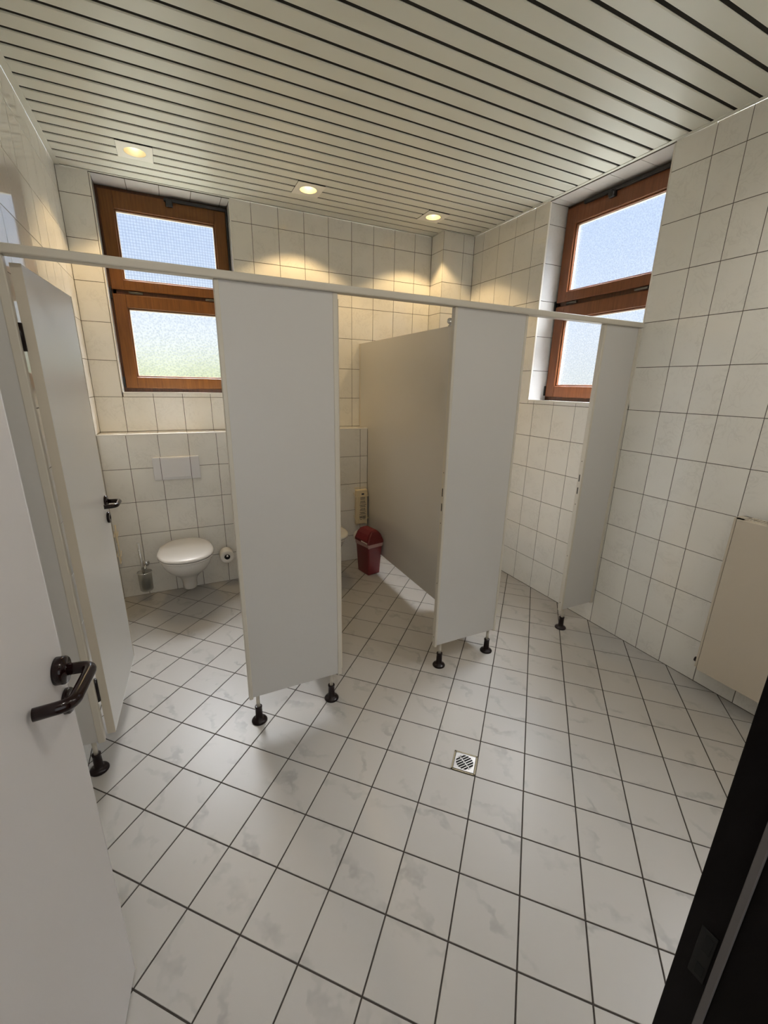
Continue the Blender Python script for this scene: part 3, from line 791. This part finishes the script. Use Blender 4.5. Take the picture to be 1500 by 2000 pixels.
mb = MB(); mb.quad([(hx0, hy0, -.001), (hx1, hy0, -.001), (hx1, YB+.03, -.001), (hx0, YB+.03, -.001)]); struct(mb.build('floor.001', M_hallfloor))

# ------------------------------------------------------------------ toilets
def egg(cx, hw_, yb, yf, z, n=40, back=.62, e=2.3):
    """plan outline: flat-ish back at yb, rounded front at yf"""
    pts = []; L = yb-yf; ym = yf + L*.45
    for k in range(n):
        a = 2*PI*k/n; c, s = math.cos(a), math.sin(a)
        x = hw_*math.copysign(abs(c)**(2/e), c)
        if s >= 0:   # towards the wall
            y = ym + (yb-ym)*abs(s)**(2/4.2); x = hw_*math.copysign(abs(c)**(2/4.2), c)*(1-(1-back)*((y-ym)/(yb-ym))**2.3)
        else: y = ym - (ym-yf)*abs(s)**(2/2.15); x = hw_*math.copysign(abs(c)**(2/2.3), c)
        pts.append((cx+x, y, z))
    return pts
def toilet(cx, label, loc_y):
    t = thing('toilet', label, 'toilet', (cx, loc_y, .07), 'wall-hung toilets')
    B = LEDY-.002
    m = MB()
    sl = [(.045, -.400, .072, .95), (.053, -.408, .078, .95), (.052, -.405, .10, .95), (.055, -.410, .13, .95), (.066, -.430, .165, .95), (.088, -.470, .20, .92), (.116, -.535, .24, .88),
          (.143, -.610, .285, .82), (.163, -.665, .33, .76), (.174, -.695, .37, .72), (.177, -.703, .392, .70), (.176, -.702, .402, .70)]
    m.loft([egg(cx, w, B, f, z, back=bk, e=2.2) for w, f, z, bk in sl]); m.build('bowl', M_ceramic, t)
    m = MB(); m.loft([egg(cx, .183, -.262, -.722, .404, back=.62), egg(cx, .186, -.258, -.728, .410, back=.62), egg(cx, .185, -.258, -.726, .419, back=.62)]); m.build('seat', M_seat, t)
    m = MB(); m.loft([egg(cx, .184, -.252, -.730, .4235, back=.62), egg(cx, .189, -.248, -.738, .428, back=.62), egg(cx, .188, -.248, -.737, .437, back=.62), egg(cx, .180, -.254, -.722, .4455, back=.63),
                      egg(cx, .150, -.275, -.670, .4500, back=.66), egg(cx, .09, -.34, -.58, .4525, back=.75), egg(cx, .02, -.44, -.48, .4530)]); lid = m.build('lid', M_seat, t)
    for s in (-1, 1):
        m = MB(); m.tube([(cx+s*.075-.018, -.243, .418), (cx+s*.075+.018, -.243, .418)], .011, 12); m.build('seat_hinge', M_white, t)
    return t
toilet(-2.597, 'white wall-hung toilet with closed lid below the flush plate, in the left cubicle', LEDY)
toilet(-1.545, 'white toilet mostly hidden behind the widest panel, only its right edge showing', LEDY)
# flush plate
fp = thing('flush_plate', 'white rectangular flush plate on the tiled ledge above the left toilet', 'flush plate', (-2.59, LEDY, 1.0))
m = MB(); m.box((-2.748, LEDY-.020, .905), (-2.432, LEDY-.001, 1.078), .005, seg=3); m.build('plate_body', M_white, fp)
m = MB(); m.box((-2.695, LEDY-.0235, .925), (-2.497, LEDY-.018, 1.070), .002); m.build('flush_button', M_white, fp)
for x in (-2.697, -2.495):
    m = MB(); m.box((x-.0015, LEDY-.0215, .908), (x+.0015, LEDY-.019, 1.077)); m.build('button_joint', M_groove_shade, fp)
# toilet rolls on their rods
def roll(x, z, label):
    h = thing('roll_holder', 'chrome rod behind the ' + label, 'roll holder', (x, LEDY, z), 'toilet roll holders')
    MB().lathe((x, LEDY, z), (0, -1, 0), [(0, 0), (.018, 0), (.018, .004), (.009, .006), (.009, .120), (.006, .124), (0, .124)], 20).build('holder_rod', M_chrome, h)
    r = thing('toilet_roll', label, 'toilet roll', (x, LEDY-.06, z), 'toilet paper rolls')
    m = MB(); y0_ = LEDY-.014; y1_ = LEDY-.112
    m.lathe((x, y0_, z-.010), (0, -1, 0), [(.022, 0), (.050, 0), (.053, .004), (.053, .094), (.050, .098), (.022, .098), (.022, 0)], 36); m.build('paper', M_paper, r)
    m = MB(); m.lathe((x, y0_, z-.010), (0, -1, 0), [(.0218, .002), (.0218, .0965), (.0205, .0965), (.0205, .002), (.0218, .002)], 28); m.build('cardboard_core', M_core, r)
    m = MB(); m.lathe((x, y1_-.0, z-.010), (0, -1, 0), [(0, -.010), (.0204, -.010), (.0204, -.006), (0, -.006)], 24); m.build('core_shade_disc', M_core, r)  # black disc standing in for the shade inside the roll's core
roll(-2.303, .268, 'white toilet roll with dark core, right of the left toilet')
roll(-1.115, .262, 'toilet roll half hidden by the red bin lid')

# toilet brush set
bx_, by_ = -2.900, LEDY-.078
h = thing('brush_holder', 'wall-mounted frosted glass cup with chrome ring, left of the toilet', 'toilet brush holder', (bx_, LEDY, .15))
m = MB(); m.lathe((bx_+.012, LEDY, .262), (0, -1, 0), [(0, 0), (.026, 0), (.026, .006), (.020, .014), (0, .018)], 28); m.build('wall_mount', M_chrome, h)
m = MB(); m.tube([(bx_+.008, LEDY-.010, .255), (bx_+.004, LEDY-.022, .232), (bx_, LEDY-.034, .222)], .006, 10)
cir = [(bx_+.050*math.cos(a*PI/16), by_+.050*math.sin(a*PI/16), .222) for a in range(33)]
m.tube(cir, .0035, 8); m.build('ring', M_chrome, h)
m = MB(); m.lathe((bx_, by_, .072), (0, 0, 1), [(0, 0), (.040, 0), (.045, .006), (.0475, .148), (.0455, .148), (.043, .008), (0, .006)], 32); m.build('glass_cup', M_cup, h)
b = thing('toilet_brush', 'chrome-handled toilet brush standing in the frosted cup', 'toilet brush', (bx_, by_, .09))
m = MB(); m.tube([(bx_-.004, by_, .15), (bx_-.014, by_-.006, .46)], .0092, 14); m.build('brush_handle', M_chrome, b)
m = MB(); m.lathe((bx_, by_, .083), (0, 0, 1), [(0, 0), (.026, .004), (.031, .02), (.031, .058), (.024, .070), (0, .072)], 24); m.build('bristles', M_bristle, b)

# wire racks for hygiene bags
def wire_rack(x, xr, z0_, z1_, label, card):
    t = thing('hygiene_bag_rack', label, 'wire rack', ((x+xr)/2, LEDY, z0_), 'hygiene bag racks')
    m = MB(); y = LEDY-.004; yo = LEDY-.050; r = .0022
    for zz in (z1_-.055, z0_+.06):
        m.tube(arc_pts([(x, y, zz+.03), (x, yo, zz), (xr, yo, zz), (xr, y, zz+.03)], .008), r, 8)
    for xx in (x+.014, xr-.014):
        m.tube(arc_pts([(xx, y, z1_+.02), (xx, y, z0_), (xx, yo, z0_), (xx, yo, z0_+.055)], .008), r, 8)
        m.tube(arc_pts([(xx, yo, z1_-.10), (xx, yo, z1_-.045), (xx, yo-.012, z1_-.02)], .006), r, 8)
    for zz in (z0_+.02, z1_+.02, (z0_+z1_)/2): m.tube([(x+.004, y, zz), (xr-.004, y, zz)], r, 8)
    m.build('wire_frame', M_wire, t)
    return t
wire_rack(-3.060, -3.035, .300, .570, 'empty cream wire rack at the far left, beside the open cubicle door', False)
wire_rack(-1.158, -1.030, .360, .690, 'cream wire rack on the tiles above the red bin, holding a bag pack', True)
c = thing('bag_pack', 'cream pack with printed lines of text held in the wire rack above the red bin', 'bag pack', (-1.094, LEDY-.02, .372))
m = MB(); m.box((-1.148, LEDY-.045, .368), (-1.036, LEDY-.006, .698), .010, seg=3); m.build('pack_body', M_card, c)
m = MB(); yk = LEDY-.0462; cx = -1.084; rr = random.Random(5)
m.box((cx-.012, yk, .648), (cx+.012, yk+.002, .664))
z = .632
for blk in range(6):
    for ln in range(3 if blk else 4):
        w = rr.uniform(.022, .033); xx = cx-w
        while xx < cx+w:
            q = rr.uniform(.005, .013); m.box((xx, yk, z), (min(xx+q, cx+w), yk+.002, z+.0042)); xx += q+.0022
        z -= .0095
    z -= .007
m.box((cx-.028, yk, .412), (cx-.008, yk+.002, .438)); m.box((cx-.024, yk-.0006, .417), (cx-.013, yk+.002, .432), mi=1)
for kk in range(4): m.box((cx+.000, yk, .413+kk*.0068), (cx+.028, yk+.002, .4165+kk*.0068))
m.build('printed_text', [M_ink, M_card], c)

# swing-lid bin
bc = Vector((-1.130, -.495, 0)); ba = math.radians(11)
t = thing('swing_lid_bin', 'dark red plastic bin with swing lid standing against the beige divider', 'waste bin', bc, rz=ba)
def rrect(hx, hy, z, r, n=5, dx=0, dy=0):
    pts = []
    for (sx_, sy_, a0) in ((1, 1, 0), (-1, 1, 90), (-1, -1, 180), (1, -1, 270)):
        for k in range(n+1):
            a = math.radians(a0+90*k/n); pts.append((sx_*(hx-r)+r*math.cos(a)+dx, sy_*(hy-r)+r*math.sin(a)+dy, z))
    return pts
def loc_build(m, name, ms, parent):
    m.bm.transform(world_of(parent)); return m.build(name, ms, parent)
m = MB(); m.loft([rrect(.060, .082, .002, .010), rrect(.062, .085, .008, .012), rrect(.074, .102, .290, .012), rrect(.077, .105, .294, .012), rrect(.077, .105, .302, .012)]); loc_build(m, 'bin_body', M_red, t)
m = MB(); m.loft([rrect(.0755, .1035, .262, .012), rrect(.0785, .1065, .270, .012), rrect(.0790, .1070, .300, .012)], False, False)
for v in m.bm.verts:
    if v.co.z < .265: v.co.z += random.uniform(-.006, .006)
loc_build(m, 'bin_liner', M_liner, t)
# lid: rim and gabled hood, ridge front to back, flaps sloping to the left and right
m = MB(); m.loft([rrect(.080, .108, .296, .012), rrect(.083, .111, .300, .012), rrect(.082, .110, .318, .012), rrect(.060, .100, .372, .010), rrect(.034, .090, .402, .008), rrect(.016, .070, .406, .004)], True, True, smooth=False); lid = loc_build(m, 'lid', M_redlid, t)
m = MB()
for s_ in (-1, 1):
    m.loft([[(s_*.0840, -.088, .322), (s_*.0840, .088, .322), (s_*.081, .088, .318), (s_*.081, -.088, .318)], [(s_*.0625, -.080, .376), (s_*.0625, .080, .376), (s_*.059, .080, .370), (s_*.059, -.080, .370)], [(s_*.034, -.074, .4065), (s_*.034, .074, .4065), (s_*.031, .074, .401), (s_*.031, -.074, .401)]], smooth=False)
m.loft([rrect(.035, .074, .402, .003), rrect(.020, .070, .4115, .003)], smooth=False)
loc_build(m, 'swing_flap', M_red, lid)
m = MB(); m.box((-.0860, -.095, .302), (-.0835, .000, .314), .001); loc_build(m, 'lid_label', M_label, lid)

# floor drain
dr = thing('floor_drain', 'small square stainless drain grate set in the diagonal floor tiles', 'floor drain', (FU, FV, 0))
ei = Vector((c45, s45, 0)); ej = Vector((-s45, c45, 0)); o0 = Vector((FU, FV, 0)); S = .106
Q = lambda a, b, z: o0 - ei*a + ej*b + Vector((0, 0, z))
def qbox(m, a0, a1, b0, b1, z0_, z1_, mi=None): m.obox(Q(a0, b0, z0_), -ei*(a1-a0), ej*(b1-b0), Vector((0, 0, z1_-z0_)), 0, mi)
m = MB()
for r in ((0, S, 0, .007), (0, S, S-.007, S), (0, .007, 0, S), (S-.007, S, 0, S)): qbox(m, *r, -.001, .0025)
m.build('drain_frame', M_drainframe, dr)
m = MB(); qbox(m, .007, S-.007, .007, S-.007, -.001, .0008); m.build('grate_well', M_hole, dr)
m = MB()
g0, g1 = .009, S-.009; cc = S/2
for r in ((g0, g1, g0, g0+.0025), (g0, g1, g1-.0025, g1), (g0, g0+.0025, g0, g1), (g1-.0025, g1, g0, g1)): qbox(m, *r, .0008, .003)
# plate = square minus slots: build as bars rotated 45 degrees inside a circle, plus four corner fillers
R = .0385
N = 56; circ = [(cc+R*math.cos(2*PI*k/N), cc+R*math.sin(2*PI*k/N)) for k in range(N)]
sqp = []
hs = (g1-g0)/2
for k in range(N):
    c_, s_ = math.cos(2*PI*k/N), math.sin(2*PI*k/N); q = hs/max(abs(c_), abs(s_)); sqp.append((cc+c_*q, cc+s_*q))
va = [m.bm.verts.new(Q(a, b, .0028)) for a, b in circ]; vb_ = [m.bm.verts.new(Q(a, b, .0028)) for a, b in sqp]
for k in range(N): m.bm.faces.new([va[k], va[(k+1) % N], vb_[(k+1) % N], vb_[k]])
d1 = Vector((.7071, .7071)); d2 = Vector((-.7071, .7071))
def bar(off, w, along, L):
    a = Vector((cc, cc)); other = d2 if along is d1 else d1
    p = [a + other*(off-w/2) - along*L, a + other*(off+w/2) - along*L, a + other*(off+w/2) + along*L, a + other*(off-w/2) + along*L]
    lo = [Q(x.x, x.y, .0010) for x in p]; hi = [Q(x.x, x.y, .0029) for x in p]
    m.loft([lo, hi], smooth=False)
for k in range(-3, 4):
    off = k*.0115 - .0; L = math.sqrt(max(0, R*R-off*off))
    if L > .01: bar(off, .0034, d2, L)
bar(0, .0045, d1, R)
m.build('grate', M_steel, dr)

# radiator on the right wall
ra = thing('radiator', 'flat cream panel radiator on the right wall beside the entrance', 'radiator', (-.05, -3.1, .14))
m = MB(); m.box((-.104, -3.46, .140), (-.094, -2.676, 1.016), .003); m.build('front_panel', M_rad, ra)
m = MB(); m.box((-.090, -3.452, .150), (-.030, -2.684, .965), .002); m.build('radiator_body', M_groove_shade, ra)  # body coloured dark to imitate shade behind the grille and side gap
for ya in (-2.6735, -3.4745):
    m = MB(); m.box((-.100, ya, .150), (-.028, ya+.012, 1.020), .003); m.build('side_cover', M_rad, ra)
m = MB()
m.box((-.098, -3.462, 1.014), (-.090, -2.670, 1.022)); m.box((-.038, -3.462, 1.014), (-.028, -2.670, 1.022)); m.box((-.098, -2.705, 1.014), (-.028, -2.665, 1.022))
y = -2.712
while y > -3.45:
    m.box((-.092, y-.005, 1.010), (-.036, y, 1.021)); y -= .014
m.build('top_grille', M_rad, ra)
m = MB(); m.tube([(-.060, -2.664, .172), (-.060, -2.640, .172)], .014, 14); m.tube([(-.060, -2.650, .172), (0.0, -2.650, .172)], .010, 12); m.build('valve', M_foot, ra)
m = MB(); m.box((-.05, -2.6645, .93), (-.045, -2.6625, .95)); m.build('vent_slot', M_core, ra)
for yb_ in (-2.80, -3.30):
    m = MB(); m.box((-.032, yb_-.02, .3), (-.001, yb_+.02, .9)); m.build('wall_bracket', M_rad, ra)
